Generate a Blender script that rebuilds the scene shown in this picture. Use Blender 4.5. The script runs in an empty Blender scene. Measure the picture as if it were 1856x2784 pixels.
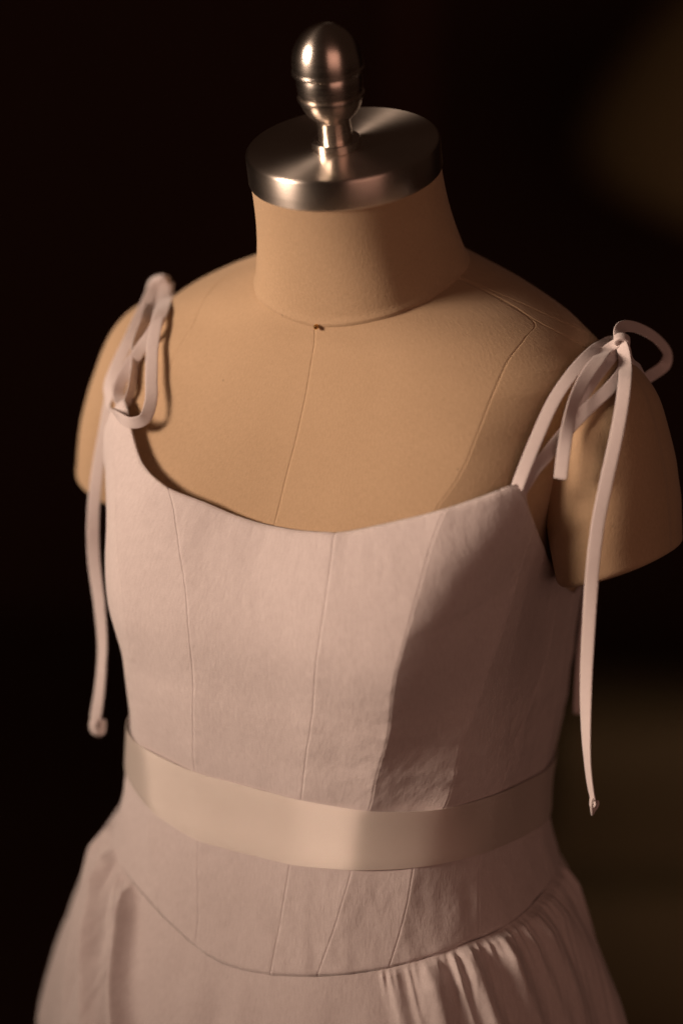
import bpy, math, random
import numpy as np
from mathutils import Vector, Matrix

R = math.radians
rng = np.random.default_rng(7)
random.seed(7)
scene = bpy.context.scene
col = scene.collection

# ------------------------------------------------------------------ camera
PHI, ELEV, ROLL = R(28), R(16), R(1.2)
C_ = np.array([math.sin(PHI)*math.cos(ELEV), -math.cos(PHI)*math.cos(ELEV), math.sin(ELEV)])
r0_ = np.array([math.cos(PHI), math.sin(PHI), 0.]); u0_ = np.cross(C_, r0_)
RV = r0_*math.cos(ROLL)+u0_*math.sin(ROLL); UV = -r0_*math.sin(ROLL)+u0_*math.cos(ROLL)
TGT = np.array([-0.00602, -0.00325, 1.24686])
CAM = TGT+C_*1.72
cam_d = bpy.data.cameras.new('camera'); cam = bpy.data.objects.new('camera', cam_d); col.objects.link(cam)
M = Matrix.Identity(4)
for i in range(3):
    M[i][0], M[i][1], M[i][2], M[i][3] = RV[i], UV[i], C_[i], CAM[i]
cam.matrix_world = M
cam_d.sensor_fit = 'HORIZONTAL'; cam_d.sensor_width = 24.0; cam_d.lens = 100.0
cam_d.clip_start = .05; cam_d.clip_end = 60
cam_d.dof.use_dof = True; cam_d.dof.focus_distance = 1.648; cam_d.dof.aperture_fstop = 1.75
scene.camera = cam

# ------------------------------------------------------------------ world and lamps
world = bpy.data.worlds.new('World'); scene.world = world; world.use_nodes = True
bg = world.node_tree.nodes['Background']
bg.inputs[0].default_value = (1.0, .52, .34, 1); bg.inputs[1].default_value = .016

def area_lamp(name, az, elev, dist, target, sx, sy, power, colr, spread=180):
    """az: degrees from the form's front towards its left arm; elev above horizontal"""
    d = bpy.data.lights.new(name, 'AREA'); d.shape = 'RECTANGLE'; d.size = sx; d.size_y = sy
    d.energy = power; d.color = colr; d.spread = R(spread)
    o = bpy.data.objects.new(name, d); col.objects.link(o)
    dirv = Vector((math.sin(R(az))*math.cos(R(elev)), -math.cos(R(az))*math.cos(R(elev)), math.sin(R(elev))))
    o.location = Vector(target)+dirv*dist
    o.rotation_euler = dirv.to_track_quat('Z', 'Y').to_euler()
    return o
KEY = area_lamp('window_lamp', -43, 13, 2.4, (-.15, -.07, 1.45), 1.6, .78, 5.5, (1.0, .735, .565), 27)
FILL = area_lamp('fill_lamp', 50, 12, 2.6, (0, 0, 1.2), 1.8, 1.8, 2.3, (1.0, .51, .37), 90)  # added fill, no real source: lifts the shaded right side

scene.render.engine = 'CYCLES'
scene.cycles.use_denoising = True
scene.cycles.denoising_input_passes = 'RGB_ALBEDO_NORMAL'; scene.cycles.denoising_prefilter = 'FAST'
scene.cycles.max_bounces = 6
vs = scene.view_settings
vs.view_transform = 'Standard'; vs.look = 'None'; vs.exposure = 0; vs.gamma = 1; vs.use_curve_mapping = False

# ------------------------------------------------------------------ helpers
def new_mesh(name, verts, faces, mat, parent=None, uv=None, smooth=True):
    verts = np.asarray(verts, float).reshape(-1, 3); faces = np.asarray(faces, np.int32)
    me = bpy.data.meshes.new(name)
    n, k = faces.shape
    me.vertices.add(len(verts)); me.vertices.foreach_set('co', verts.ravel().astype(np.float32))
    me.loops.add(n*k); me.loops.foreach_set('vertex_index', faces.ravel())
    me.polygons.add(n); me.polygons.foreach_set('loop_start', np.arange(0, n*k, k, dtype=np.int32))
    me.update(calc_edges=True)
    if uv is not None:
        l = me.uv_layers.new(name='UVMap'); l.data.foreach_set('uv', np.asarray(uv, float).reshape(-1, 2)[faces.ravel()].ravel().astype(np.float32))
    me.polygons.foreach_set('use_smooth', np.full(n, smooth))
    me.materials.append(mat)
    me.validate(); me.update()
    o = bpy.data.objects.new(name, me); col.objects.link(o)
    if parent is not None: o.parent = parent
    return o

def grid_faces(nr, nc, wrap=False):
    i, j = np.meshgrid(np.arange(nr-1), np.arange(nc if wrap else nc-1), indexing='ij')
    a = i*nc+j; b = i*nc+(j+1) % nc; c = (i+1)*nc+(j+1) % nc; d = (i+1)*nc+j
    return np.stack([a, b, c, d], -1).reshape(-1, 4)

def thing(name, label, cat, loc=(0, 0, 0), group=None):
    o = bpy.data.objects.new(name, None); col.objects.link(o); o.location = loc
    o.empty_display_size = .05
    tag(o, label, cat, group); return o

def tag(o, label=None, cat=None, group=None, kind=None):
    if label: o['label'] = label
    if cat: o['category'] = cat
    if group: o['group'] = group
    if kind: o['kind'] = kind
    return o

def lathe(name, prof, mat, parent, seg=96, mw=None, bev=True):
    """prof: list of (height, radius); closed on the axis where radius is 0"""
    ph = np.linspace(0, 2*np.pi, seg, endpoint=False)
    V = np.array([[(r*math.cos(p), r*math.sin(p), h) for p in ph] for h, r in prof])
    o = new_mesh(name, V, grid_faces(len(prof), seg, True), mat, parent)
    o.data.set_sharp_from_angle(angle=R(32))
    if mw is not None: o.matrix_world = mw
    return o

def catmull(P, n):
    P = np.asarray(P, float); d = np.r_[0, np.cumsum(np.linalg.norm(np.diff(P, axis=0), axis=1)**.5)]
    t = np.linspace(0, d[-1], n); out = np.zeros((n, P.shape[1])); h = np.diff(d)
    m = np.zeros_like(P); s = np.diff(P, axis=0)/h[:, None]
    m[1:-1] = (s[:-1]*h[1:, None]+s[1:]*h[:-1, None])/(h[:-1]+h[1:])[:, None]; m[0] = s[0]; m[-1] = s[-1]
    i = np.clip(np.searchsorted(d, t, side='right')-1, 0, len(h)-1)
    x = ((t-d[i])/h[i])[:, None]; H = h[i][:, None]
    return (2*x**3-3*x**2+1)*P[i]+(x**3-2*x**2+x)*H*m[i]+(-2*x**3+3*x**2)*P[i+1]+(x**3-x**2)*H*m[i+1]

def ribbon_tube(name, P, mat, parent, w=.0076, t=.0011, n=70, nrm=None, taper=None, twist=None, seg=20):
    """a flattened fabric tube along P; nrm = the way its flat face looks (vector or one per point)"""
    Q = catmull(P, n); T = np.gradient(Q, axis=0); T /= np.linalg.norm(T, axis=1, keepdims=True)
    if nrm is None: nrm = C_
    N = np.asarray(nrm, float)
    N = np.tile(N, (n, 1)) if N.ndim == 1 else catmull(N, n)
    N = N-(N*T).sum(1, keepdims=True)*T; N /= np.linalg.norm(N, axis=1, keepdims=True)
    B = np.cross(T, N)
    if twist is not None:
        a = np.interp(np.linspace(0, 1, n), np.linspace(0, 1, len(twist)), np.radians(twist))[:, None]
        N, B = N*np.cos(a)+B*np.sin(a), B*np.cos(a)-N*np.sin(a)
    ph = np.linspace(0, 2*np.pi, seg, endpoint=False)
    cs, sn = np.cos(ph), np.sin(ph)
    px = np.sign(cs)*np.abs(cs)**.55; py = np.sign(sn)*np.abs(sn)**.45
    W = np.full(n, w) if taper is None else w*np.interp(np.linspace(0, 1, n), np.linspace(0, 1, len(taper)), taper)
    s = np.linspace(0, 1, n)
    V = Q[:, None]+B[:, None]*(px*.5)[None, :, None]*W[:, None, None]+N[:, None]*(py*.5*t)[None, :, None]
    L = np.r_[0, np.cumsum(np.linalg.norm(np.diff(Q, axis=0), axis=1))]
    uvs = np.stack([np.tile(ph/(2*np.pi)*.016, (n, 1)), np.tile(L[:, None], (1, seg))], -1)
    F = list(map(tuple, grid_faces(n, seg, True)))
    V = V.reshape(-1, 3); V = np.r_[V, [Q[0]-T[0]*t*.3], [Q[-1]+T[-1]*t*.3]]
    uvs = np.r_[uvs.reshape(-1, 2), [[0, 0]], [[0, L[-1]]]]
    a, b = len(V)-2, len(V)-1
    for j in range(seg):
        k = (j+1) % seg
        F.append((a, k, j, j)); F.append((b, (n-1)*seg+j, (n-1)*seg+k, (n-1)*seg+k))
    quads = [f for f in F if f[2] != f[3]]; tris = [f[:3] for f in F if f[2] == f[3]]
    me = bpy.data.meshes.new(name); me.from_pydata([tuple(v) for v in V], [], [tuple(int(x) for x in f) for f in quads+tris])
    l = me.uv_layers.new(name='UVMap')
    for lp in me.loops: l.data[lp.index].uv = uvs[lp.vertex_index]
    for p in me.polygons: p.use_smooth = True
    me.materials.append(mat)
    o = bpy.data.objects.new(name, me); col.objects.link(o); o.parent = parent
    return o

# ------------------------------------------------------------------ materials
class NT:
    def __init__(s, name):
        s.m = bpy.data.materials.new(name); s.m.use_nodes = True; s.t = s.m.node_tree; s.n = s.t.nodes
        s.b = s.n['Principled BSDF']
    def add(s, typ, **kw):
        n = s.n.new(typ)
        for k, v in kw.items():
            if k.startswith('i_'):
                key = k[2:]; key = int(key) if key.isdigit() else key.replace('_', ' ')
                n.inputs[key].default_value = v
            else: setattr(n, k, v)
        return n
    def link(s, a, b): s.t.links.new(a, b)
    def math(s, op, a, b=None):
        n = s.n.new('ShaderNodeMath'); n.operation = op
        for i, x in enumerate((a, b)):
            if x is None: continue
            if isinstance(x, (int, float)): n.inputs[i].default_value = x
            else: s.link(x, n.inputs[i])
        return n.outputs[0]
    def mix(s, fac, a, b):
        n = s.n.new('ShaderNodeMix'); n.data_type = 'RGBA'
        if isinstance(fac, (int, float)): n.inputs[0].default_value = fac
        else: s.link(fac, n.inputs[0])
        for i, x in ((6, a), (7, b)):
            if isinstance(x, tuple): n.inputs[i].default_value = (*x, 1)
            else: s.link(x, n.inputs[i])
        return n.outputs[2]
    def noise(s, vec, scale, detail=2, rough=.5):
        n = s.add('ShaderNodeTexNoise'); n.inputs['Scale'].default_value = scale
        n.inputs['Detail'].default_value = detail; n.inputs['Roughness'].default_value = rough
        s.link(vec, n.inputs['Vector']); return n.outputs['Fac']
    def mapped(s, vec, scale, rot=0):
        n = s.add('ShaderNodeMapping'); n.inputs['Scale'].default_value = scale; n.inputs['Rotation'].default_value = (0, 0, rot)
        s.link(vec, n.inputs['Vector']); return n.outputs[0]
    def bump(s, h, strength, dist, normal=None):
        n = s.add('ShaderNodeBump'); n.inputs['Strength'].default_value = strength; n.inputs['Distance'].default_value = dist
        s.link(h, n.inputs['Height'])
        if normal is not None: s.link(normal, n.inputs['Normal'])
        return n.outputs[0]

def cloth(name, base, dark, weave=900, slub=(520, 60), slub_s=.5, rough=.8, sheen=.25, wrinkle=0., fleck=False):
    k = NT(name); uv = k.add('ShaderNodeUVMap').outputs[0]
    sl = k.noise(k.mapped(uv, (slub[0], slub[1], 1)), 1.0, 3, .6)         # threads along v
    sw = k.noise(k.mapped(uv, (slub[1]*1.3, slub[0]*1.1, 1)), 1.0, 2, .5)   # threads across
    fine = k.noise(uv, weave, 2, .6)
    blot = k.noise(uv, 14, 3, .55)
    f = k.math('ADD', k.math('MULTIPLY', sl, .45), k.math('MULTIPLY', fine, .35))
    f = k.math('ADD', f, k.math('MULTIPLY', blot, .35))
    ramp = k.add('ShaderNodeMapRange'); k.link(f, ramp.inputs[0]); ramp.inputs[1].default_value = .42; ramp.inputs[2].default_value = .74
    colr = k.mix(ramp.outputs[0], dark, base)
    if fleck:
        vo = k.add('ShaderNodeTexVoronoi'); vo.inputs['Scale'].default_value = 90; vo.inputs['Randomness'].default_value = 1.0
        k.link(k.mapped(uv, (1, .8, 1)), vo.inputs['Vector'])
        near = k.math('LESS_THAN', vo.outputs['Distance'], .055)
        sp = k.add('ShaderNodeSeparateColor'); k.link(vo.outputs['Color'], sp.inputs[0])
        some = k.math('LESS_THAN', sp.outputs[0], .22)
        colr = k.mix(k.math('MULTIPLY', k.math('MULTIPLY', near, some), .38), colr, tuple(c*.35 for c in dark))
    k.link(colr, k.b.inputs['Base Color'])
    k.b.inputs['Roughness'].default_value = rough
    k.b.inputs['Specular IOR Level'].default_value = .25
    k.b.inputs['Sheen Weight'].default_value = sheen; k.b.inputs['Sheen Roughness'].default_value = .45
    h = k.math('ADD', k.math('MULTIPLY', sl, slub_s), k.math('MULTIPLY', sw, slub_s*.55))
    h = k.math('ADD', h, k.math('MULTIPLY', fine, .35))
    nb = k.bump(h, 1.0, .0003)
    if wrinkle:
        w1 = k.noise(k.mapped(uv, (62, 40, 1), .35), 1.0, 3, .55)
        w2 = k.noise(k.mapped(uv, (150, 110, 1), -.5), 1.0, 2, .5)
        nb = k.bump(k.math('ADD', w1, k.math('MULTIPLY', w2, .35)), 1.0, wrinkle, nb)
    k.link(nb, k.b.inputs['Normal'])
    return k.m

M_LINEN = cloth('form_linen', (.56, .400, .252), (.47, .328, .20), weave=800, slub=(700, 300), slub_s=.55, rough=.85, sheen=.15, fleck=True)
M_DRESS = cloth('dress_linen', (.765, .690, .680), (.635, .562, .55), weave=1100, slub=(640, 190), slub_s=.62, rough=.8, sheen=.2, wrinkle=.0008)
M_SKIRT = cloth('skirt_linen', (.765, .690, .680), (.635, .562, .55), weave=1100, slub=(640, 190), slub_s=.62, rough=.8, sheen=.2, wrinkle=.0008)
M_TIE = cloth('tie_cotton', (.74, .660, .650), (.68, .60, .59), weave=1500, slub=(900, 200), slub_s=.25, rough=.6, sheen=.3)

def satin():
    k = NT('ribbon_satin'); uv = k.add('ShaderNodeUVMap').outputs[0]
    w = k.add('ShaderNodeTexWave'); w.wave_type = 'BANDS'; w.bands_direction = 'X'; w.inputs['Scale'].default_value = 1.0
    w.inputs['Distortion'].default_value = .6; w.inputs['Detail'].default_value = 1
    k.link(k.mapped(uv, (330, 330, 1), R(38)), w.inputs['Vector'])
    fine = k.noise(k.mapped(uv, (60, 900, 1)), 1.0, 2)
    k.b.inputs['Base Color'].default_value = (.85, .765, .70, 1)
    k.b.inputs['Roughness'].default_value = .46; k.b.inputs['Specular IOR Level'].default_value = 1.0
    k.b.inputs['Sheen Weight'].default_value = .15
    k.b.inputs['Anisotropic'].default_value = .93; k.b.inputs['Anisotropic Rotation'].default_value = .25; k.b.inputs['Metallic'].default_value = .28
    tg = k.add('ShaderNodeTangent'); tg.direction_type = 'UV_MAP'; tg.uv_map = 'UVMap'
    k.link(tg.outputs[0], k.b.inputs['Tangent'])
    h = k.math('ADD', k.math('MULTIPLY', w.outputs['Fac'], .6), k.math('MULTIPLY', fine, .4))
    big = k.noise(uv, 22, 1)
    nb = k.bump(h, 1.0, .00018); nb = k.bump(big, 1.0, .0007, nb)
    k.link(nb, k.b.inputs['Normal'])
    return k.m
M_SATIN = satin()

def steel(name, rough, aniso, radial_top=False):
    k = NT(name)
    k.b.inputs['Metallic'].default_value = 1; k.b.inputs['Base Color'].default_value = (.74, .67, .60, 1)
    k.b.inputs['Anisotropic'].default_value = aniso; k.b.inputs['Anisotropic Rotation'].default_value = .25
    tg = k.add('ShaderNodeTangent'); tg.direction_type = 'RADIAL'; tg.axis = 'Z'; k.link(tg.outputs[0], k.b.inputs['Tangent'])
    co = k.add('ShaderNodeTexCoord').outputs['Object']
    sx = k.add('ShaderNodeSeparateXYZ'); k.link(co, sx.inputs[0])
    rad = k.math('SQRT', k.math('ADD', k.math('POWER', sx.outputs[0], 2.), k.math('POWER', sx.outputs[1], 2.)))
    cb = k.add('ShaderNodeCombineXYZ'); k.link(k.math('MULTIPLY', rad, 1500.), cb.inputs[0]); k.link(k.math('MULTIPLY', sx.outputs[2], 1500.), cb.inputs[2])
    g = k.noise(cb.outputs[0], 1.0, 2)
    sm = k.noise(co, 60, 3)
    rr = k.math('ADD', k.math('MULTIPLY', g, .10), k.math('ADD', k.math('MULTIPLY', sm, .08), rough-.09))
    k.link(rr, k.b.inputs['Roughness'])
    k.link(k.bump(g, .35, .00006), k.b.inputs['Normal'])
    return k.m
M_STEEL = steel('brushed_steel', .36, .85)
M_STEEL2 = steel('turned_steel', .27, .6)

def plain(name, c, rough=.6, metal=0., nscale=0, c2=None, spec=.4):
    k = NT(name); k.b.inputs['Roughness'].default_value = rough; k.b.inputs['Metallic'].default_value = metal
    k.b.inputs['Specular IOR Level'].default_value = spec
    if c2:
        co = k.add('ShaderNodeTexCoord').outputs['Object']
        k.link(k.mix(k.noise(co, nscale, 4), c, c2), k.b.inputs['Base Color'])
    else: k.b.inputs['Base Color'].default_value = (*c, 1)
    return k.m
M_WALL = plain('dark_wall', (.125, .072, .055), .9, 0, 3, (.15, .086, .066), .1)
M_FLOOR = plain('dark_floor', (.125, .075, .055), .85, 0, 4, (.15, .09, .066), .1)
M_TRIM = plain('dark_trim', (.21, .105, .08), .7, 0, 8, (.24, .12, .09), .2)
M_BRASS = plain('brass', (.62, .36, .12), .22, 1.)
M_SHADE = plain('olive_shade', (.46, .40, .20), .9, 0, 40, (.53, .46, .235), .1)
M_WOOD = plain('brown_upholstery', (.15, .112, .06), .75, 0, 12, (.20, .15, .08), .15)
M_BLACK = plain('black_metal', (.01, .008, .007), .5, .6)

# ------------------------------------------------------------------ the body surface: closed loops, lofted upwards
# ---- loft tables: v, s(tilt), yc, a, f, b, n
TAB=np.array([
 [0.900,0.00,-0.0140,0.1720,0.1320,0.1300,2.20],
 [0.980,0.00,-0.0140,0.1570,0.1190,0.1120,2.20],
 [1.030,0.00,-0.0138,0.1378,0.1052,0.1000,2.50],
 [1.080,0.00,-0.0091,0.1239,0.0999,0.0900,3.00],
 [1.120,0.00,0.0116,0.1194,0.1236,0.0900,3.60],
 [1.160,0.00,0.0237,0.1165,0.1401,0.0910,4.10],
 [1.200,0.00,0.0163,0.1224,0.1346,0.0920,4.50],
 [1.240,0.00,0.0129,0.1278,0.1201,0.0940,4.80],
 [1.280,0.00,0.0120,0.1420,0.0990,0.0920,4.60],
 [1.315,0.03,0.0160,0.1490,0.0860,0.0880,3.60],
 [1.343,0.06,0.0200,0.1490,0.0790,0.0800,2.70],
 [1.364,0.11,0.0200,0.1310,0.0730,0.0720,2.25],
 [1.379,0.17,0.0160,0.1040,0.0680,0.0660,2.10],
 [1.390,0.23,0.0110,0.0760,0.0630,0.0580,2.00],
 [1.396,0.27,0.0080,0.0585,0.0585,0.0520,2.00]])
def interp(v,tab=None):
    tab=TAB if tab is None else tab
    x=tab[:,0]; v=np.clip(np.asarray(v,float),x[0],x[-1])
    h=np.diff(x); out=[]
    i=np.clip(np.searchsorted(x,v,side='right')-1,0,len(x)-2)
    t=(v-x[i])/h[i]
    for k in range(1,tab.shape[1]):
        y=tab[:,k]; dl=np.diff(y)/h
        m=np.zeros_like(y); m[0]=dl[0]; m[-1]=dl[-1]
        a,b=dl[:-1],dl[1:]; w1=2*h[1:]+h[:-1]; w2=h[1:]+2*h[:-1]
        ok=a*b>0
        mm=np.zeros_like(a); mm[ok]=(w1+w2)[ok]/(w1[ok]/a[ok]+w2[ok]/b[ok]); m[1:-1]=mm
        t2,t3=t*t,t*t*t
        out.append((2*t3-3*t2+1)*y[i]+(t3-2*t2+t)*h[i]*m[i]+(-2*t3+3*t2)*y[i+1]+(t3-t2)*h[i]*m[i+1])
    return out
BUST=(0.60,1.215,.30,.040,.004) # alpha, v, sig a, sig v, amp
def loft(al,v):
    al=np.asarray(al,float); v=np.asarray(v,float)
    s,yc,a,f,b,n=interp(v)
    sx,cy=np.sin(al),np.cos(al)
    d=np.where(cy>0,f,b)
    rho=(np.abs(sx/a)**n+np.abs(cy/d)**n)**(-1/n)
    for sg in(-1,1):
        da=(al-sg*BUST[0]+np.pi)%(2*np.pi)-np.pi
        rho=rho+BUST[4]*np.exp(-.5*(da/BUST[2])**2-.5*((v-BUST[1])/BUST[3])**2)
    x=rho*sx; y=yc-rho*cy
    return np.stack([x,y,v+s*y],-1)
def loftn(al,v,off=0.):
    e=1e-3
    al,v=np.broadcast_arrays(np.asarray(al,float),np.asarray(v,float))
    p=loft(al,v); ta=loft(al+e,v)-loft(al-e,v); vv=np.clip(v,TAB[0,0]+2e-4,TAB[-1,0]-2e-4)
    tv=loft(al,vv+2e-4)-loft(al,vv-2e-4)
    n=np.cross(ta,tv); n/=np.linalg.norm(n,axis=-1,keepdims=True)+1e-12
    off=np.asarray(off,float)
    return p+n*off[...,None] if off.ndim else p+n*off
TAU=R(15)
CN=np.array([0,-math.sin(TAU),math.cos(TAU)]); CB=np.array([0,math.cos(TAU),math.sin(TAU)])
CAPC = np.array([0, -0.02300, 1.47407])
CAPR, CAPH = .0565, .0190
ARM=[ # centre x,y,z, gamma, semi y, semi perp
 (.100,.028,1.328,15,.018,.018),
 (.129,.026,1.3325,30,.030,.0315),
 (.146,.023,1.318,46,.0410,.0380),
 (.156,.022,1.290,58,.0485,.0380),
 (.162,.021,1.263,65,.0515,.0368),
 (.166,.021,1.240,68,.0500,.0345)]
def neckv(al): 
    # symmetric average
    t=[(0,1.380),(15,1.3828),(31,1.3875),(50,1.392),(70,1.3943),(90,1.395),(180,1.393)]
    return np.interp(np.abs(np.degrees(al)),[a for a,_ in t],[b for _,b in t])

def facet(al):
    """boned waist: slightly flat between the boned seams"""
    return al

def seam(tab, hw=5):
    t = sorted(tab, key=lambda p: p[1]); q = np.array(t, float)*np.array([.0025, 1.])
    d = catmull(q, 900)/np.array([.0025, 1.]); d = d[np.argsort(d[:, 1])]
    vv = np.linspace(d[0, 1], d[-1, 1], 2000); aa = np.interp(vv, d[:, 1], d[:, 0])
    ker = np.hanning(2*hw+1); ker /= ker.sum(); pad = np.r_[aa[0]-(aa[1:hw+1]-aa[0])[::-1], aa, aa[-1]+(aa[-1]-aa[-hw-1:-1])[::-1]]
    sm = np.convolve(pad, ker, 'valid')
    return lambda x: np.radians(np.interp(x, vv, sm))

def fnoise(x, y, seed, octs=3):
    g = np.random.default_rng(seed); out = 0.; amp = 1.
    for o in range(octs):
        for k in range(5):
            th = g.uniform(0, 2*np.pi); f = (2**o)*g.uniform(.7, 1.4); ph = g.uniform(0, 2*np.pi)
            out = out+amp*np.sin(f*(x*math.cos(th)+y*math.sin(th))+ph)/5
        amp *= .5
    return out

def edge_samples(width, core):
    e = np.array([0, .0003, .0006, .0010, .0016, .0026, .004])
    n = max(4, int((width-.008)/core)); mid = np.linspace(.004, width-.004, n+1)[1:-1]
    return np.r_[e, mid, (width-e)[::-1]]/width

def panel(name, aL, aR, vbot, vtop, off, mat, parent, core=.0022, rows=150, groove=.0008, gw=.0011, wrinkle=None, hem_top=0., hem_bot=0., tpow=1., flat=0., flim=.0019, ffade=None, sink=None, gL=True, gR=True, thick=0.):
    vm = .5*(float(vbot(0.5*(aL(1.1)+aR(1.1))))+float(vtop(0.5*(aL(1.2)+aR(1.2)))))
    s_probe = loft(np.linspace(float(aL(vm)), float(aR(vm)), 30), np.full(30, vm))
    width = np.linalg.norm(np.diff(s_probe, axis=0), axis=1).sum()
    s = edge_samples(width, core); t = 1-(1-np.linspace(0, 1, rows))**tpow
    t = np.r_[0, .003, .006, t[1:-1], .994, .997, 1]; t = np.unique(t)
    S, Tt = np.meshgrid(s, t); v = .5+.6*Tt
    al = aL(np.full_like(S, vm))*(1-S)+aR(np.full_like(S, vm))*S
    for it in range(14):
        v = vbot(al)*(1-Tt)+vtop(al)*Tt
        al = .5*al+.5*(aL(v)*(1-S)+aR(v)*S)
    P0 = loft(al, v)
    wd = np.linalg.norm(np.diff(P0, axis=1), axis=2); cum = np.c_[np.zeros(len(t)), np.cumsum(wd, 1)]
    dL, dR = cum, cum[:, -1:]-cum
    o = np.full_like(S, off)
    if gL: o = o-groove*np.exp(-(dL/gw)**2)
    if gR: o = o-groove*np.exp(-(dR/gw)**2)
    if sink is not None: o = o+sink(al, v)
    if wrinkle is not None: o = o+wrinkle(al, v, dL, dR)
    if hem_top:   # the turned edge rolls inwards
        hd = np.linalg.norm(P0-P0[-1:], axis=2); o = o-hem_top*np.exp(-(hd/.0017)**2)
    if hem_bot:
        hd = np.linalg.norm(P0-P0[:1], axis=2); o = o-hem_bot*np.exp(-(hd/.0012)**2)
    V = loftn(al, v, o)
    if flat:      # stiff cloth spans from boned seam to boned seam a little flatter than the body
        wS = (cum/np.maximum(cum[:, -1:], 1e-6))[..., None]
        ch = P0[:, :1]*(1-wS)+P0[:, -1:]*wS
        dv = ch-P0; sag = np.linalg.norm(dv, axis=2).max(1)[:, None, None]
        V = V+dv*np.minimum(flat, flim/np.maximum(sag, 1e-6))*(np.clip((v-vbot(al)-.002)/.03, 0, 1) if ffade is None else ffade(v))[..., None]
    nr, nc = S.shape; uv = np.stack([al*.14, v], -1)
    F = grid_faces(nr, nc)
    if thick:     # a return along the top edge gives the cloth its thickness
        inn = loftn(al[-1], v[-1]-.004, o[-1]-thick)
        V = np.concatenate([V, inn[None]], 0); uv = np.concatenate([uv, uv[-1:]+[0, .002]], 0); F = grid_faces(nr+1, nc)
    return new_mesh(name, V, F, mat, parent, uv)

# ------------------------------------------------------------------ setting: dark wall, floor, trim
def quad_box(name, lo, hi, mat, parent=None, bev=.004):
    import bmesh
    bm = bmesh.new(); bmesh.ops.create_cube(bm, size=1)
    for v in bm.verts: v.co = Vector([lo[i]+(v.co[i]+.5)*(hi[i]-lo[i]) for i in range(3)])
    if bev: bmesh.ops.bevel(bm, geom=bm.edges[:], offset=bev, segments=2, affect='EDGES')
    me = bpy.data.meshes.new(name); bm.to_mesh(me); bm.free(); me.materials.append(mat)
    o = bpy.data.objects.new(name, me); col.objects.link(o)
    if parent is not None: o.parent = parent
    return o
def frame_of(dist, side):     # a point on the floor, dist behind the form along the view, side to the right of it
    h = np.array([-math.sin(PHI), math.cos(PHI), 0]); return h*dist+r0_*side
floor = new_mesh('floor', [[-8, -8, 0], [8, -8, 0], [8, 8, 0], [-8, 8, 0]], [[0, 1, 2, 3]], M_FLOOR, smooth=False); tag(floor, kind='structure')
rotz = PHI
w = quad_box('wall', (-6, 0, 0), (6, .1, 3.2), M_WALL, bev=0); w.location = frame_of(3.6, 0); w.rotation_euler.z = rotz; tag(w, kind='structure')
tr = quad_box('wall_trim', (-.03, -.03, 0), (.03, .0, 3.2), M_TRIM); tr.location = frame_of(3.59, .10); tr.rotation_euler.z = rotz; tag(tr, kind='structure')

# olive lampshade, far behind, unlit
def build_lamp():
    base = frame_of(2.34, .56)
    t = thing('floor_lamp', 'blurred unlit lamp with olive shade in the upper right background', 'lamp', base)
    sh = lathe('lamp_shade', [(.0, .225), (.008, .246), (.03, .262), (.07, .266), (.12, .258), (.2, .232), (.28, .196), (.36, .150), (.362, .147), (.36, .145), (.28, .19), (.12, .252), (.03, .255), (0, .225)], M_SHADE, t, 64)
    sh.location = (0, 0, 1.01); sh.rotation_euler = (0, R(16), PHI)
    lathe('pole', [(.02, .011), (1.20, .011)], M_BLACK, t, 20)
    lathe('base', [(0, 0), (0, .14), (.012, .14), (.02, .13), (.024, .012)], M_BLACK, t, 48)
build_lamp()

# brown ottoman, blurred behind the right side of the dress
def build_ottoman():
    base = frame_of(1.38, .56)
    t = thing('ottoman', 'blurred brown upholstered ottoman behind the right side of the skirt', 'ottoman', base)
    t.rotation_euler.z = PHI
    import bmesh
    bm = bmesh.new(); bmesh.ops.create_cube(bm, size=1)
    for v in bm.verts: v.co = Vector((v.co.x*.90, v.co.y*.52, .10+(v.co.z+.5)*.53))
    bmesh.ops.bevel(bm, geom=bm.edges[:], offset=.13, segments=8, affect='EDGES')
    me = bpy.data.meshes.new('cushion'); bm.to_mesh(me); bm.free(); me.materials.append(M_WOOD)
    for p in me.polygons: p.use_smooth = True
    o = bpy.data.objects.new('cushion', me); col.objects.link(o); o.parent = t
    for sx in (-1, 1):
        for sy in (-1, 1):
            quad_box('leg', (sx*.28-.022, sy*.12-.022, 0), (sx*.28+.022, sy*.12+.022, .108), M_BLACK, t)
build_ottoman()

# ------------------------------------------------------------------ the dress form
form = thing('dress_form', 'beige linen dressmaker form with brushed steel neck cap and finial', 'dress form')
# neckline and armholes of the dress, as height over angle
_nt = np.array([(-180, 1.235), (-130, 1.230), (-98, 1.218), (-88, 1.221), (-76, 1.237), (-68, 1.262), (-63, 1.288), (-60.2, 1.306), (-58.9, 1.312), (-57.8, 1.312),
 (-55.5, 1.308), (-52.5, 1.3015), (-49.5, 1.294), (-46.2, 1.286), (-41, 1.2772), (-33.6, 1.2712), (-22, 1.2665), (-9.2, 1.2615), (4.5, 1.2602), (16, 1.2622), (30.6, 1.2683), (45.9, 1.282), (54.6, 1.293), (61.8, 1.3022), (63.6, 1.3022),
 (64.2, 1.298), (66, 1.281), (70.5, 1.265), (77, 1.2515), (83, 1.240), (89.5, 1.228), (98.7, 1.2115), (108, 1.202), (118, 1.204), (135, 1.222), (180, 1.235)])
_nd = np.r_[catmull(_nt[:10], 400), catmull(_nt[9:25], 300)[1:], catmull(_nt[24:], 400)[1:]]
_nd = _nd[np.argsort(_nd[:, 0])]
def vtop(a): return np.interp(np.degrees(a), _nd[:, 0], _nd[:, 1])
one = lambda k: (lambda a: np.full_like(np.asarray(a, float), k))
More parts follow.
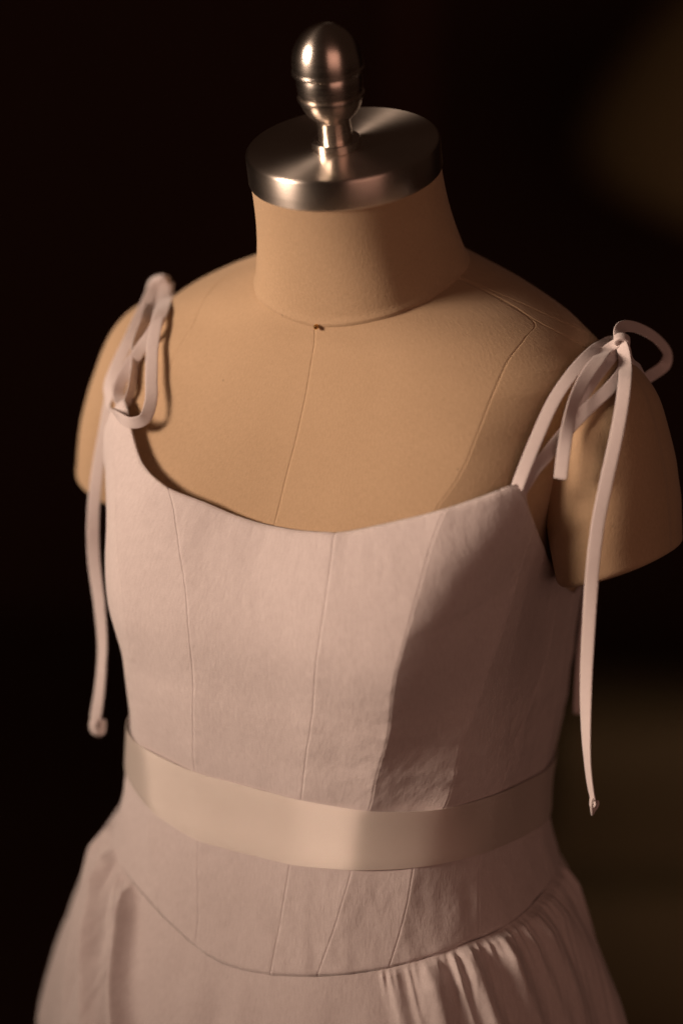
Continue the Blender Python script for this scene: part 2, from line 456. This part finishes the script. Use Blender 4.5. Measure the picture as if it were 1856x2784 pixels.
PR = seam([(88.5, 1.40), (88, 1.392), (86.5, 1.383), (85.2, 1.3755), (77.2, 1.3715), (69.5, 1.365), (65, 1.3575), (60.5, 1.346), (56.3, 1.328), (52.3, 1.308), (48.7, 1.294), (45.3, 1.282), (41, 1.24), (38, 1.20), (35, 1.10), (34, .90)])
PL = seam([(-88.5, 1.40), (-86, 1.393), (-80, 1.388), (-74, 1.383), (-66.8, 1.378), (-61.8, 1.372), (-57.7, 1.364), (-55.8, 1.354), (-54, 1.338), (-52.5, 1.322), (-50.5, 1.307), (-48.7, 1.294), (-43, 1.24), (-38, 1.20), (-35, 1.10), (-34, .90)])
SR = seam([(89.5, 1.40), (88.8, 1.393), (87.5, 1.385), (86.2, 1.3755), (88.5, 1.366), (94, 1.354), (95, 1.32), (93, 1.2), (92, .9)])
SL = lambda v: -SR(v)
BR = seam([(90.3, 1.40), (90.3, 1.385), (94, 1.37), (112, 1.345), (128, 1.30), (138, 1.2), (142, .9)])
BL = lambda v: -BR(v)
CFs = lambda v: np.zeros_like(np.asarray(v, float))
CB1 = lambda v: np.full_like(np.asarray(v, float), np.pi); CB2 = lambda v: np.full_like(np.asarray(v, float), -np.pi)
kw = dict(off=0., sink=lambda a, v: -.006*np.clip((vtop(a)-.014-v)/.02, 0, 1), mat=M_LINEN, parent=form, rows=260, tpow=1.9, groove=.0003, gw=.0005, core=.003)
vb0 = one(1.05); top = lambda a: neckv(a)
panel('front_panel', CFs, PR, vb0, top, **kw); panel('front_panel', PL, CFs, vb0, top, **kw)
panel('side_front_panel', PR, SR, vb0, top, flat=.6, flim=.0075, ffade=lambda v: np.clip((1.356-v)/.035, 0, 1), **kw); panel('side_front_panel', SL, PL, vb0, top, **kw)
panel('side_back_panel', SR, BR, vb0, top, **kw); panel('side_back_panel', BL, SL, vb0, top, **kw)
panel('back_panel', BR, CB1, vb0, top, **kw); panel('back_panel', CB2, BL, vb0, top, **kw)

# neck: from the seam on the body up to the cap
def build_neck():
    n, rows = 160, 60
    al = np.linspace(-np.pi, np.pi, n, endpoint=False)
    bot = loftn(al, neckv(al), 0.0)
    cen = CAPC-CN*(CAPH-.001)
    # match the ring direction: alpha 0 = front
    ex = np.array([1., 0, 0])
    topr = cen+(CAPR-.0012)*(np.sin(al)[:, None]*ex-np.cos(al)[:, None]*CB)
    V, uv = [loftn(al, neckv(al)-.003, -.0012)], [np.stack([al*.06, np.full(n, -.003)], -1)]
    for i, t in enumerate(np.linspace(0, 1, rows)):
        f = t
        bow = -.0022*math.sin(math.pi*t)                       # slightly waisted
        p = bot*(1-f)+topr*f
        c0 = p.mean(0); d = p-c0; d[:, 2] = 0; d /= np.linalg.norm(d, axis=1, keepdims=True)+1e-9
        flare = .0012*math.exp(-(t/.05)**2)-.0010*math.exp(-(t/.012)**2)
        V.append(p+d*(bow+flare)); uv.append(np.stack([al*.06, np.full(n, t*.08)], -1))
    V = np.array(V); o = new_mesh('neck', V, grid_faces(rows+1, n, True), M_LINEN, form, np.array(uv))
build_neck()
def capframe(origin):
    m = Matrix.Identity(4)
    for i in range(3): m[i][0], m[i][1], m[i][2], m[i][3] = (1., 0, 0)[i], CB[i], CN[i], origin[i]
    return m
H_ = CAPH
lathe('neck_cap', [(-H_, 0), (-H_, CAPR-.001), (-H_+.0006, CAPR-.0003), (-H_+.0014, CAPR), (-.0022, CAPR), (-.0012, CAPR-.0003), (-.0004, CAPR-.0010), (0, CAPR-.0022), (0, CAPR*.75), (0, CAPR*.5), (0, .02), (0, .002), (0, 0)], M_STEEL, form, 160, capframe(CAPC))
FB = CAPC-CB*.0068
fin = lathe('finial', [(0.0045, 0.0098), (0.0165, 0.0098), (0.018, 0.0104), (0.0195, 0.0122), (0.0215, 0.0143), (0.0243, 0.0162), (0.0273, 0.0175), (0.03, 0.0182), (0.0306, 0.0183), (0.031, 0.0192), (0.032, 0.0195), (0.0329, 0.0193), (0.0333, 0.0182), (0.0375, 0.0188), (0.0415, 0.0189), (0.045, 0.0185), (0.0459, 0.0181), (0.0462, 0.0181), (0.0465, 0.0204), (0.0471, 0.0209), (0.0484, 0.0209), (0.0492, 0.0203), (0.0496, 0.0203), (0.05205, 0.02024), (0.0545, 0.02002), (0.05695, 0.0196), (0.0594, 0.01896), (0.06185, 0.01806), (0.0643, 0.01683), (0.06626, 0.01556), (0.06822, 0.01393), (0.06993, 0.01208), (0.0714, 0.01), (0.07263, 0.00761), (0.07349, 0.00506), (0.07393, 0.00278), (0.0741, 0.0)], M_STEEL2, form, 120, capframe(FB))
lathe('collar', [(0.0, .0100), (.0, .0139), (.0003, .0142), (.0050, .0142), (.0056, .0137), (.0058, .0098)], M_STEEL2, fin, 100, None).matrix_world = capframe(FB)

# arm caps
def build_arm(side):
    n, per = 96, 14
    ph = np.linspace(0, 2*np.pi, n, endpoint=False)
    K = np.array(ARM); tt = np.linspace(0, len(ARM)-1, per*(len(ARM)-1))
    Q = catmull(K*np.array([1, 1, 1, .002, 1, 1]), len(tt))*np.array([1, 1, 1, 500, 1, 1])
    rings = []
    def ring(q, sc=1., sink=0.):
        x, y, z, g, sy, sp = q; g = R(g)
        e = np.array([math.sin(g), 0, math.cos(g)]); d = np.array([math.cos(g), 0, -math.sin(g)])
        cs, sn = np.cos(ph), np.sin(ph)
        p = np.array([x, y, z])+d*sink+(np.sign(cs)*np.abs(cs)**.92)[:, None]*e*sp*sc+(np.sign(sn)*np.abs(sn)**.92)[:, None]*np.array([0, 1., 0])*sy*sc
        return p
    for q in Q: rings.append(ring(q))
    last = Q[-1]
    for sc, sk in ((.992, .0016), (.975, .0030), (.945, .0040), (.88, .0045), (.5, .0046), (.02, .0046)): rings.append(ring(last, sc, sk))
    V = np.array(rings)
    # soft dents where the padding is pulled in above the lower edge
    d = fnoise(V[..., 1]*120, V[..., 2]*90, 5)*.0004
    V[..., 0] += d
    V[..., 0] *= side
    nr = len(rings); uv = np.stack([np.tile(ph*.045, (nr, 1)), np.tile(np.linspace(0, .14, nr)[:, None], (1, n))], -1)
    F = grid_faces(nr, n, True)
    if side > 0: F = F[:, ::-1]
    new_mesh('arm_cap', V, F, M_LINEN, form, uv)
build_arm(1); build_arm(-1)

# ------------------------------------------------------------------ the dress
dress = thing('dress', 'pale blush linen dress with boned bodice, tied straps and gathered skirt', 'dress', (0, 0, 0))
SEAMS = [
 [(-150, 1.3), (-150, 0.9)],
 [(-122, 1.3), (-120, 0.9)],
 [(-98, 1.3), (-96, 1.1), (-96, 0.9)],
 [(-80, 1.3), (-76, 1.218), (-68, 1.178), (-62, 1.144), (-60, 1.117), (-58, 1.074), (-57, 1.03)],
 [(-58.8, 1.3), (-52.8, 1.2835), (-39.7, 1.237), (-33.8, 1.2075), (-32.0, 1.182), (-36, 1.15), (-39, 1.1), (-39.5, 1.055), (-37.5, 1.045), (-32.5, 1.02), (-30, 1.01)],
 [(-36.0, 1.276), (-33.0, 1.2705), (-24.3, 1.2445), (-17.5, 1.211), (-15.5, 1.1585), (-20.0, 1.1055), (-21.0, 1.06), (-18.5, 1.035), (-15.8, 1.0015), (-15.5, 0.99)],
 [(21.2, 1.27), (21.0, 1.2635), (19.5, 1.2245), (16.5, 1.174), (14.7, 1.1315), (14.7, 1.1025), (13.5, 1.063), (12.5, 1.0395), (11.2, 1.0185), (10.2, 0.998)],
 [(48.099999999999994, 1.285), (47.3, 1.282), (43.0, 1.2605), (37.7, 1.224), (33.2, 1.181), (31.8, 1.127), (33.0, 1.1045), (32.8, 1.067), (31.2, 1.051), (28.5, 1.0295), (24.2, 1.003)],
 [(67.6, 1.29), (67.0, 1.2775), (65.3, 1.2375), (55.0, 1.179), (49.5, 1.1435), (50.8, 1.105), (48.5, 1.0715), (47.5, 1.0485), (44.2, 1.02), (42.8, 1.011)],
 [(94, 1.24), (93, 1.206), (90, 1.165), (77, 1.137), (70.8, 1.109), (67.0, 1.073), (65.8, 1.0435), (65.5, 1.034), (65.5, 1.028)],
 [(112, 1.3), (106, 1.2), (98, 1.1), (94, 0.9)],
 [(128, 1.3), (122, 0.9)],
 [(152, 1.3), (150, 0.9)],
]
SF = [seam(s, 105) for s in SEAMS]
NAMES = ['back_panel', 'back_panel', 'side_back_panel', 'side_panel', 'side_panel', 'side_front_panel', 'centre_front_panel', 'side_front_panel', 'side_panel', 'side_panel', 'side_panel', 'side_back_panel', 'back_panel']
_bq = np.array([(-180, 1.036), (-90, 1.040), (-69, 1.0385), (-57, 1.032), (-46, 1.0248), (-38, 1.0195), (-30.7, 1.0135), (-24, 1.0085), (-19, 1.0045), (-12, 1.0), (-5.7, .9975), (1, .9968), (10.7, .9978), (19, 1.0002), (24, 1.0018), (33, 1.0055), (42.2, 1.0105), (52.5, 1.0173), (60.5, 1.0228), (73, 1.0265), (88, 1.031), (100, 1.034), (180, 1.036)])
def vbq(a): return np.interp(np.degrees(a), _bq[:, 0], _bq[:, 1])

def bodice_wrinkle(al, v, dL, dR):
    x = al*.14/.01; y = v/.01
    top = np.clip((v-(vtop(al)-.045))/.045, 0, 1)
    o = .0007*top*fnoise(x*2.3, y*.35, 11)                        # pulls below the neckline
    lowpan = np.exp(-((v-1.135)/.03)**2)*np.clip((np.degrees(al)-15)/12, 0, 1)
    o = o+.0007*lowpan*fnoise(x*1.5+y*1.1, y*2.2-x*.9, 23)
    o = o+.0003*fnoise(x*.8, y*.5, 3)
    bq = np.clip((1.066-v)/.02, 0, 1)*np.clip((np.degrees(al)-5)/20, 0, 1)
    o = o+.0008*bq*fnoise(x*1.7, y*.8, 31)
    dg = np.degrees(al); gap = np.clip((v-(vtop(al)-.06))/.06, 0, 1)**1.6
    o = o+.0075*gap*np.exp(-((dg+42)/26)**2)*np.clip((dg+74)/10, 0, 1)+.0015*gap*np.exp(-((dg-30)/25)**2)
    pk = np.exp(-(np.minimum(dL, dR)/.006)**2)
    o = o+.0004*pk*fnoise(y*3.5, x*.4, 41)                        # puckering along the seams
    return o
BOFF = .0035
for i in range(len(SEAMS)):
    if i == 0:
        aL = lambda v: np.full_like(np.asarray(v, float), -np.pi); aR = SF[0]
    else: aL, aR = SF[i-1], SF[i]
    panel(NAMES[i], aL, aR, vbq, vtop, BOFF, M_DRESS, dress, core=(.0011 if i in (8, 9) else .0020), flat=(.85 if i == 8 else .7), flim=(.0062 if i == 8 else .0019), rows=170, groove=.00032, gw=.00055, wrinkle=bodice_wrinkle, hem_top=.0013, hem_bot=.0016, thick=.0022)
aR = lambda v: np.full_like(np.asarray(v, float), np.pi)
panel('back_panel', SF[-1], aR, vbq, vtop, BOFF, M_DRESS, dress, core=.0025, rows=120, groove=.00032, gw=.00055, wrinkle=bodice_wrinkle, hem_top=.0013, hem_bot=.0016, thick=.0022)

# skirt: flat over the front, gathered to the sides and round the back
def build_skirt():
    n, rows = 2200, 170
    al = np.linspace(-np.pi, np.pi, n, endpoint=False); deg = np.degrees(al)
    t = np.linspace(0, 1, rows)**1.35
    vb = vbq(al)
    Vv = vb[None]*(1-t[:, None])+.72*t[:, None]-0*al[None]
    drop = vb[None]-Vv                                       # below the seam
    A = np.tile(al, (rows, 1))
    g = np.clip((deg-40)/10, 0, 1)+np.clip((-46-deg)/4, 0, 1)   # gathered weight
    g = g[None]
    # fold field: ridges that start at the seam, swing and widen as the cloth falls
    gg = np.random.default_rng(12)
    ridges = [(-44.0, .0105, 1.9), (-50, .0016, 1.3), (-57, .0125, 2.6), (-64, .003, 1.4), (-70, .0085, 2.8), (-80, .006, 3.2),
              (44.5, .0040, 1.3), (47.6, .0022, .7), (52.0, .0115, 2.1), (57.4, .0060, .9), (61.4, .0140, 1.5),
              (66.0, .0030, .9), (70.6, .0130, 2.2), (77.0, .0075, 1.4), (83.0, .0120, 2.4), (90.5, .0095, 2.4)]
    a = 94.
    while a < 274: ridges.append(((a+180) % 360-180, gg.uniform(.004, .010), gg.uniform(1.2, 2.6))); a += gg.uniform(3.5, 7)
    o = BOFF-.0012+np.zeros_like(drop)
    start = np.clip(drop/.004, 0, 1)
    for c0, am, w_ in ridges:
        rate = 150. if c0 < 0 and c0 > -95 else 85. if 0 < c0 < 95 else 0.
        rate *= gg.uniform(.8, 1.2)
        cc = c0+rate*drop*(1 if c0 < 0 else .5+.5*np.clip(drop/.08, 0, 1))
        ww = w_*(1. if c0 < 0 else 1.3)*(1+9*np.clip(drop, 0, .14)); x = (deg[None]-cc)/ww
        prof = np.exp(-np.abs(x)**gg.uniform(1.5, 2.1))*(1+.25*np.tanh(2*x)*gg.uniform(-1, 1))
        o = o+(1.05 if c0 < 0 else .72)*am*prof*start*np.clip(drop/.016, 0, 1)**.45*(1+1.5*np.clip(drop, 0, .12))
    # small tucks caught in the seam
    for side, lo, hi in ((-1, 44, 95), (1, 41, 100)):
        a = lo
        while a < hi:
            c0 = side*a; w_ = gg.uniform(.45, .8); am = gg.uniform(.0008, .0022); ln = gg.uniform(.010, .026)
            cc = c0+(120. if side < 0 else 60.)*drop
            o = o+am*np.exp(-((deg[None]-cc)/(w_*(1+14*np.clip(drop, 0, .1))))**2)*start*np.exp(-(drop/ln)**2)
            a += gg.uniform(1.3, 2.9)
    gd = np.clip((deg[None]-40-60*drop)/10, 0, 1)+np.clip((-44+120*drop-deg[None])/5, 0, 1)
    o = o+gd*.003*np.clip(drop/.018, 0, 1)**.7
    wx = A*46+1.6*fnoise(A*9, Vv*30, 19, 2); o = o+gd*.0011*fnoise(wx, Vv*12, 17, 3)*np.clip(drop/.008, 0, 1)
    o = o+(1-gd)*(fnoise(A*22, Vv*25, 6, 2)*.0010*np.clip(drop/.03, 0, 1)+.006*np.clip(drop/.05, 0, 1)**1.3)
    V = loftn(A, Vv, o)
    uv = np.stack([A*.14, Vv], -1)
    # wrap seam of uv is at the back
    F = grid_faces(rows, n, True)[:, ::-1]
    new_mesh('skirt', V, F, M_SKIRT, dress, uv)
build_skirt()

# shoulder bows: knot > straps, loops, tails
TIES = {
    'R_strapA': [(0.1326, -0.0556, 1.293), (0.1346, -0.0562, 1.2988), (0.1366, -0.0536, 1.3071), (0.1391, -0.0436, 1.3232), (0.1418, -0.0284, 1.3416), (0.1454, -0.0104, 1.3552), (0.1471, 0.0129, 1.3629), (0.1401, 0.0521, 1.3601), (0.155, 0.0307, 1.3672)],
    'R_strapB': [(0.1346, -0.0538, 1.2929), (0.1376, -0.0531, 1.2985), (0.1408, -0.0496, 1.3059), (0.1442, -0.0422, 1.3121), (0.1485, -0.0297, 1.3223), (0.158, -0.0154, 1.337), (0.1645, -0.0033, 1.346), (0.1664, 0.0097, 1.3527), (0.1593, 0.03, 1.3578), (0.1574, 0.0315, 1.3656)],
    'R_short': [(0.156, 0.0286, 1.3664), (0.1516, 0.0248, 1.3628), (0.1534, 0.0047, 1.3599), (0.1522, -0.0117, 1.351), (0.1518, -0.0251, 1.339), (0.153, -0.0351, 1.3241), (0.1545, -0.0421, 1.3128), (0.1545, -0.0442, 1.301)],
    'R_mid': [(0.1561, 0.0305, 1.3648), (0.1546, 0.0243, 1.36), (0.1567, 0.0035, 1.356), (0.1543, -0.0082, 1.3481), (0.1522, -0.0164, 1.3397), (0.1518, -0.0225, 1.3327)],
    'R_long': [(0.1567, 0.0279, 1.3666), (0.1598, 0.0251, 1.3638), (0.1639, 0.0197, 1.3579), (0.1732, -0.002, 1.351), (0.1772, -0.0158, 1.3356), (0.1781, -0.0257, 1.3174), (0.1778, -0.0339, 1.2987), (0.1768, -0.0393, 1.2793), (0.1776, -0.0463, 1.2566), (0.1792, -0.0522, 1.2209), (0.1799, -0.0542, 1.1921), (0.1811, -0.0548, 1.1663), (0.1829, -0.0545, 1.1428), (0.185, -0.0531, 1.1256), (0.1868, -0.0525, 1.117)],
    'R_end': [(0.1866, -0.0534, 1.1183), (0.1871, -0.0554, 1.1148), (0.1879, -0.055, 1.1111), (0.1882, -0.0526, 1.1109), (0.1879, -0.0496, 1.1135), (0.1873, -0.0492, 1.1154)],
    'R_back': [(0.1577, 0.0286, 1.3671), (0.155, 0.0305, 1.3701), (0.1525, 0.0393, 1.3723), (0.1529, 0.0509, 1.3711), (0.1547, 0.0678, 1.3657), (0.1582, 0.0844, 1.3567), (0.1601, 0.0942, 1.3474), (0.1582, 0.0966, 1.3398), (0.1552, 0.0878, 1.3359), (0.1534, 0.0747, 1.3348), (0.1522, 0.0641, 1.3402), (0.1561, 0.0421, 1.3568)],
    'R_backstrap': [(0.1589, 0.029, 1.3663), (0.1601, 0.0328, 1.3616), (0.1606, 0.0379, 1.3548), (0.161, 0.0438, 1.3504), (0.1613, 0.052, 1.3463), (0.1593, 0.0605, 1.3393), (0.1511, 0.082, 1.3244)],
    'R_backtail': [(0.1224, 0.1025, 1.2897), (0.1207, 0.0958, 1.2356), (0.1209, 0.0845, 1.1824), (0.1211, 0.0782, 1.1446), (0.122, 0.0757, 1.117)],
    'R_knot': [(0.1576, 0.0287, 1.3674)],
    'L_loop': [(-0.1456, 0.0173, 1.3701), (-0.1485, 0.0137, 1.3672), (-0.1484, 0.0005, 1.3562), (-0.1458, -0.0221, 1.3394), (-0.1488, -0.0334, 1.3227), (-0.1502, -0.0385, 1.3129), (-0.1469, -0.0418, 1.3038), (-0.1166, -0.079, 1.307), (-0.1055, -0.0825, 1.3056), (-0.098, -0.0804, 1.3086), (-0.0979, -0.0735, 1.3174), (-0.1042, -0.0627, 1.3298), (-0.1109, -0.051, 1.3439), (-0.1173, -0.0355, 1.3575), (-0.1415, 0.0108, 1.3614), (-0.1433, 0.0173, 1.3681)],
    'L_strapA': [(-0.1251, -0.0618, 1.3087), (-0.1341, -0.0524, 1.3143), (-0.1332, -0.0492, 1.3225), (-0.1297, -0.0466, 1.3303), (-0.1237, -0.0435, 1.3409), (-0.117, -0.0415, 1.3509), (-0.1189, -0.0272, 1.3611), (-0.1439, 0.0197, 1.3623), (-0.1428, 0.0179, 1.369)],
    'L_strapB': [(-0.1224, -0.0613, 1.3107), (-0.1212, -0.0585, 1.3181), (-0.1245, -0.0502, 1.3265), (-0.1278, -0.0433, 1.3334), (-0.1323, -0.0347, 1.3417), (-0.1321, -0.0254, 1.3539), (-0.1509, 0.016, 1.3595), (-0.1453, 0.0168, 1.3697)],
    'L_tail': [(-0.1469, 0.0161, 1.3701), (-0.1501, 0.0098, 1.3633), (-0.1494, -0.0044, 1.3516), (-0.1496, -0.0203, 1.3351), (-0.1524, -0.0294, 1.317), (-0.1537, -0.0347, 1.2975), (-0.1534, -0.0379, 1.2871), (-0.1533, -0.0462, 1.2613), (-0.1506, -0.0553, 1.2362), (-0.1454, -0.063, 1.2111), (-0.138, -0.0682, 1.183), (-0.1349, -0.0698, 1.1587), (-0.1354, -0.072, 1.1309), (-0.1371, -0.0745, 1.1114)],
    'L_end': [(-0.1372, -0.0744, 1.112), (-0.1383, -0.0756, 1.1064), (-0.1366, -0.0748, 1.1025), (-0.1345, -0.0726, 1.1022), (-0.135, -0.0703, 1.1065), (-0.1357, -0.0698, 1.1091)],
    'L_back': [(-0.1484, 0.0219, 1.3687), (-0.1551, 0.0252, 1.368), (-0.1614, 0.0299, 1.3639), (-0.1634, 0.0319, 1.3589), (-0.1596, 0.0303, 1.3551)],
    'L_knot': [(-0.1459, 0.0179, 1.3706)],
    'pin': [(0.0023, -0.0556, 1.372)],
}
def knot(name, p, axis, parent, rad=.0024, w=.0052):
    """a band of the same tie wrapped once round the strands"""
    a = np.array(axis, float); a /= np.linalg.norm(a)
    b = np.cross(a, [.3, .2, 1.]); b /= np.linalg.norm(b); c_ = np.cross(a, b)
    th = np.linspace(0, 2*np.pi*1.15, 22)
    pts = np.array(p)+(np.cos(th)[:, None]*b*rad*1.15+np.sin(th)[:, None]*c_*rad*.85)+a*(np.linspace(-.0012, .0014, 22))[:, None]
    nr = (np.cos(th)[:, None]*b+np.sin(th)[:, None]*c_)
    o = ribbon_tube(name, pts, M_TIE, parent, w=w, t=.0022, n=80, nrm=nr, taper=[.7, 1, 1.05, .95, 1, .7])
    return o
def P(k): return np.array(TIES[k])
kr = knot('shoulder_bow', TIES['R_knot'][0], (.35, -.75, -.35), dress, .0034, .0064); tag(kr, 'bow on the right shoulder with one loop standing behind')
nR = np.array([.35, -.75, .55])
ribbon_tube('strap', P('R_strapA'), M_TIE, kr, n=60, nrm=np.array([.25, -.6, .75]), twist=[0, 0, 0, 10, 20])
ribbon_tube('strap', P('R_strapB'), M_TIE, kr, n=60, nrm=np.array([.5, -.6, .6]))
ribbon_tube('tail', P('R_short'), M_TIE, kr, n=60, nrm=nR, twist=[30, 20, -10, -35, 0, 10])
ribbon_tube('loop', P('R_mid'), M_TIE, kr, n=40, nrm=np.array([.6, -.6, .5]))
ribbon_tube('tail', P('R_long'), M_TIE, kr, n=150, nrm=np.array([.42, -.88, .1]), twist=[25, 20, 10, 5, 0, 0, 15, 35, 62, 70], t=.0011)
ribbon_tube('folded_end', P('R_end'), M_TIE, kr, w=.0050, t=.0016, n=40, nrm=RV, twist=[-20, 15, 30])
ribbon_tube('loop', P('R_back'), M_TIE, kr, w=.0072, n=90, nrm=np.array([.5, -.6, .62]), twist=[0, 20, 10, 0, -10, 0])
ribbon_tube('strap', P('R_backstrap'), M_TIE, kr, n=50, nrm=np.array([.6, -.3, .75]))
ribbon_tube('tail', P('R_backtail'), M_TIE, kr, n=40, nrm=C_)
kl = knot('shoulder_bow', TIES['L_knot'][0], (.1, -.75, -.45), dress); tag(kl, 'bow on the left shoulder with a loop drooping over the front')
ribbon_tube('loop', P('L_loop'), M_TIE, kl, n=120, nrm=C_, twist=[0, 5, 10, 15, 40, 75, 40, 10, 0, -10, -15, -10, 0])
ribbon_tube('strap', P('L_strapA'), M_TIE, kl, n=60, nrm=C_, twist=[30, 10, 0, -20, 0])
ribbon_tube('strap', P('L_strapB'), M_TIE, kl, n=60, nrm=C_, twist=[50, 60, 50, 20, 0])
ribbon_tube('tail', P('L_tail'), M_TIE, kl, n=140, nrm=C_, taper=[.4, .45, .5, .6, .8, .95, 1, 1, 1, 1, 1, 1, 1], twist=[0, 10, 20, 20, 10, -10, 20, 40, 20])
ribbon_tube('folded_end', P('L_end'), M_TIE, kl, w=.0052, t=.0018, n=40, nrm=C_, twist=[20, 40, 20])
ribbon_tube('loop', P('L_back'), M_TIE, kl, n=40, nrm=C_, twist=[20, 50, 20])

# ------------------------------------------------------------------ satin ribbon round the waist
def build_ribbon():
    n, rows = 720, 16
    al = np.linspace(-np.pi, np.pi, n, endpoint=False); deg = np.degrees(al)
    tp = np.interp(deg, [-180, -90, -44, -36.5, -31, -19, -4, 15, 37, 49, 63, 81, 98, 120, 180], [1.104, 1.110, 1.1135, 1.1135, 1.111, 1.107, 1.1065, 1.1045, 1.105, 1.1062, 1.106, 1.102, 1.099, 1.1, 1.102])
    bt = np.interp(deg, [-180, -90, -50, -40, -30, -20, -3, 17, 40, 53.5, 70, 84, 100, 120, 180], [1.068, 1.078, 1.084, 1.0735, 1.068, 1.0645, 1.064, 1.064, 1.069, 1.0725, 1.073, 1.069, 1.067, 1.066, 1.068])
    ker = np.hanning(41); ker /= ker.sum()
    sm = lambda y: np.convolve(np.r_[y[-20:], y, y[:20]], ker, 'valid')
    tp, bt = sm(tp), sm(bt)
    t = np.linspace(0, 1, rows)[:, None]
    v = bt[None]*(1-t)+tp[None]*t; A = np.tile(al, (rows, 1))
    # the ribbon bridges the waist instead of following it in and out
    vc = .5*(tp+bt)[None]+0*v
    base = loft(A, vc*.25+v*.75); nn = loftn(A, vc, .001)-loft(A, vc); nn /= np.linalg.norm(nn, axis=-1, keepdims=True)
    base[..., 2] = v
    cor = [-180, -150, -122, -96, -60, -39, -21, 15, 34, 52, 69, 98, 122, 150, 180]
    for c0, c1 in zip(cor[:-1], cor[1:]):
        k = np.where((deg >= c0) & (deg <= c1))[0]; w_ = ((deg[k]-c0)/(c1-c0))[None, :, None]
        ch = base[:, k[:1]]*(1-w_)+base[:, k[-1:]]*w_; dv = ch-base[:, k]; sag = np.linalg.norm(dv, axis=2).max()
        base[:, k] += dv*min(.6, .0013/sag)
    o = .0056+.0002*fnoise(A*14, v*60, 8, 2)-.0002*np.exp(-((1-t)/.05)**2)-.0004*np.exp(-(t/.06)**2)
    Vo = base+nn*o[..., None]
    kr = np.hanning(27); kr /= kr.sum(); Vp = np.concatenate([Vo[:, -13:], Vo, Vo[:, :13]], 1)
    Vo = sum(kr[q]*Vp[:, q:q+n] for q in range(27))
    Vi = Vo-nn*.0003
    V = np.concatenate([Vo, Vi[::-1], Vo[:1]], 0)
    uv = np.stack([A*.14, v], -1); uv = np.concatenate([uv, uv[::-1], uv[:1]], 0)
    o = new_mesh('waist_ribbon', V, grid_faces(2*rows+1, n, True)[:, ::-1], M_SATIN, None, uv)
    o.data.set_sharp_from_angle(angle=R(50))
    tag(o, 'pale gold satin ribbon tied round the waist of the dress', 'ribbon')
build_ribbon()

# ------------------------------------------------------------------ pin at the front of the neck seam
pin = lathe('dress_pin', [(-.012, 0), (-.010, .0003), (-.0012, .0003), (-.0010, .0009), (-.0005, .0014), (.0001, .0016), (.0007, .0014), (.0012, .0009), (.0015, .0004), (.0016, 0)], M_BRASS, None, 24)
pq = Vector((.05, -.93, .35)).to_track_quat('Z', 'Y')
pin.matrix_world = Matrix.Translation(Vector(TIES['pin'][0])+Vector((-.0002, .0012, -.0004)))@pq.to_matrix().to_4x4()
tag(pin, 'small round brass pin head stuck in the neck seam', 'pin')
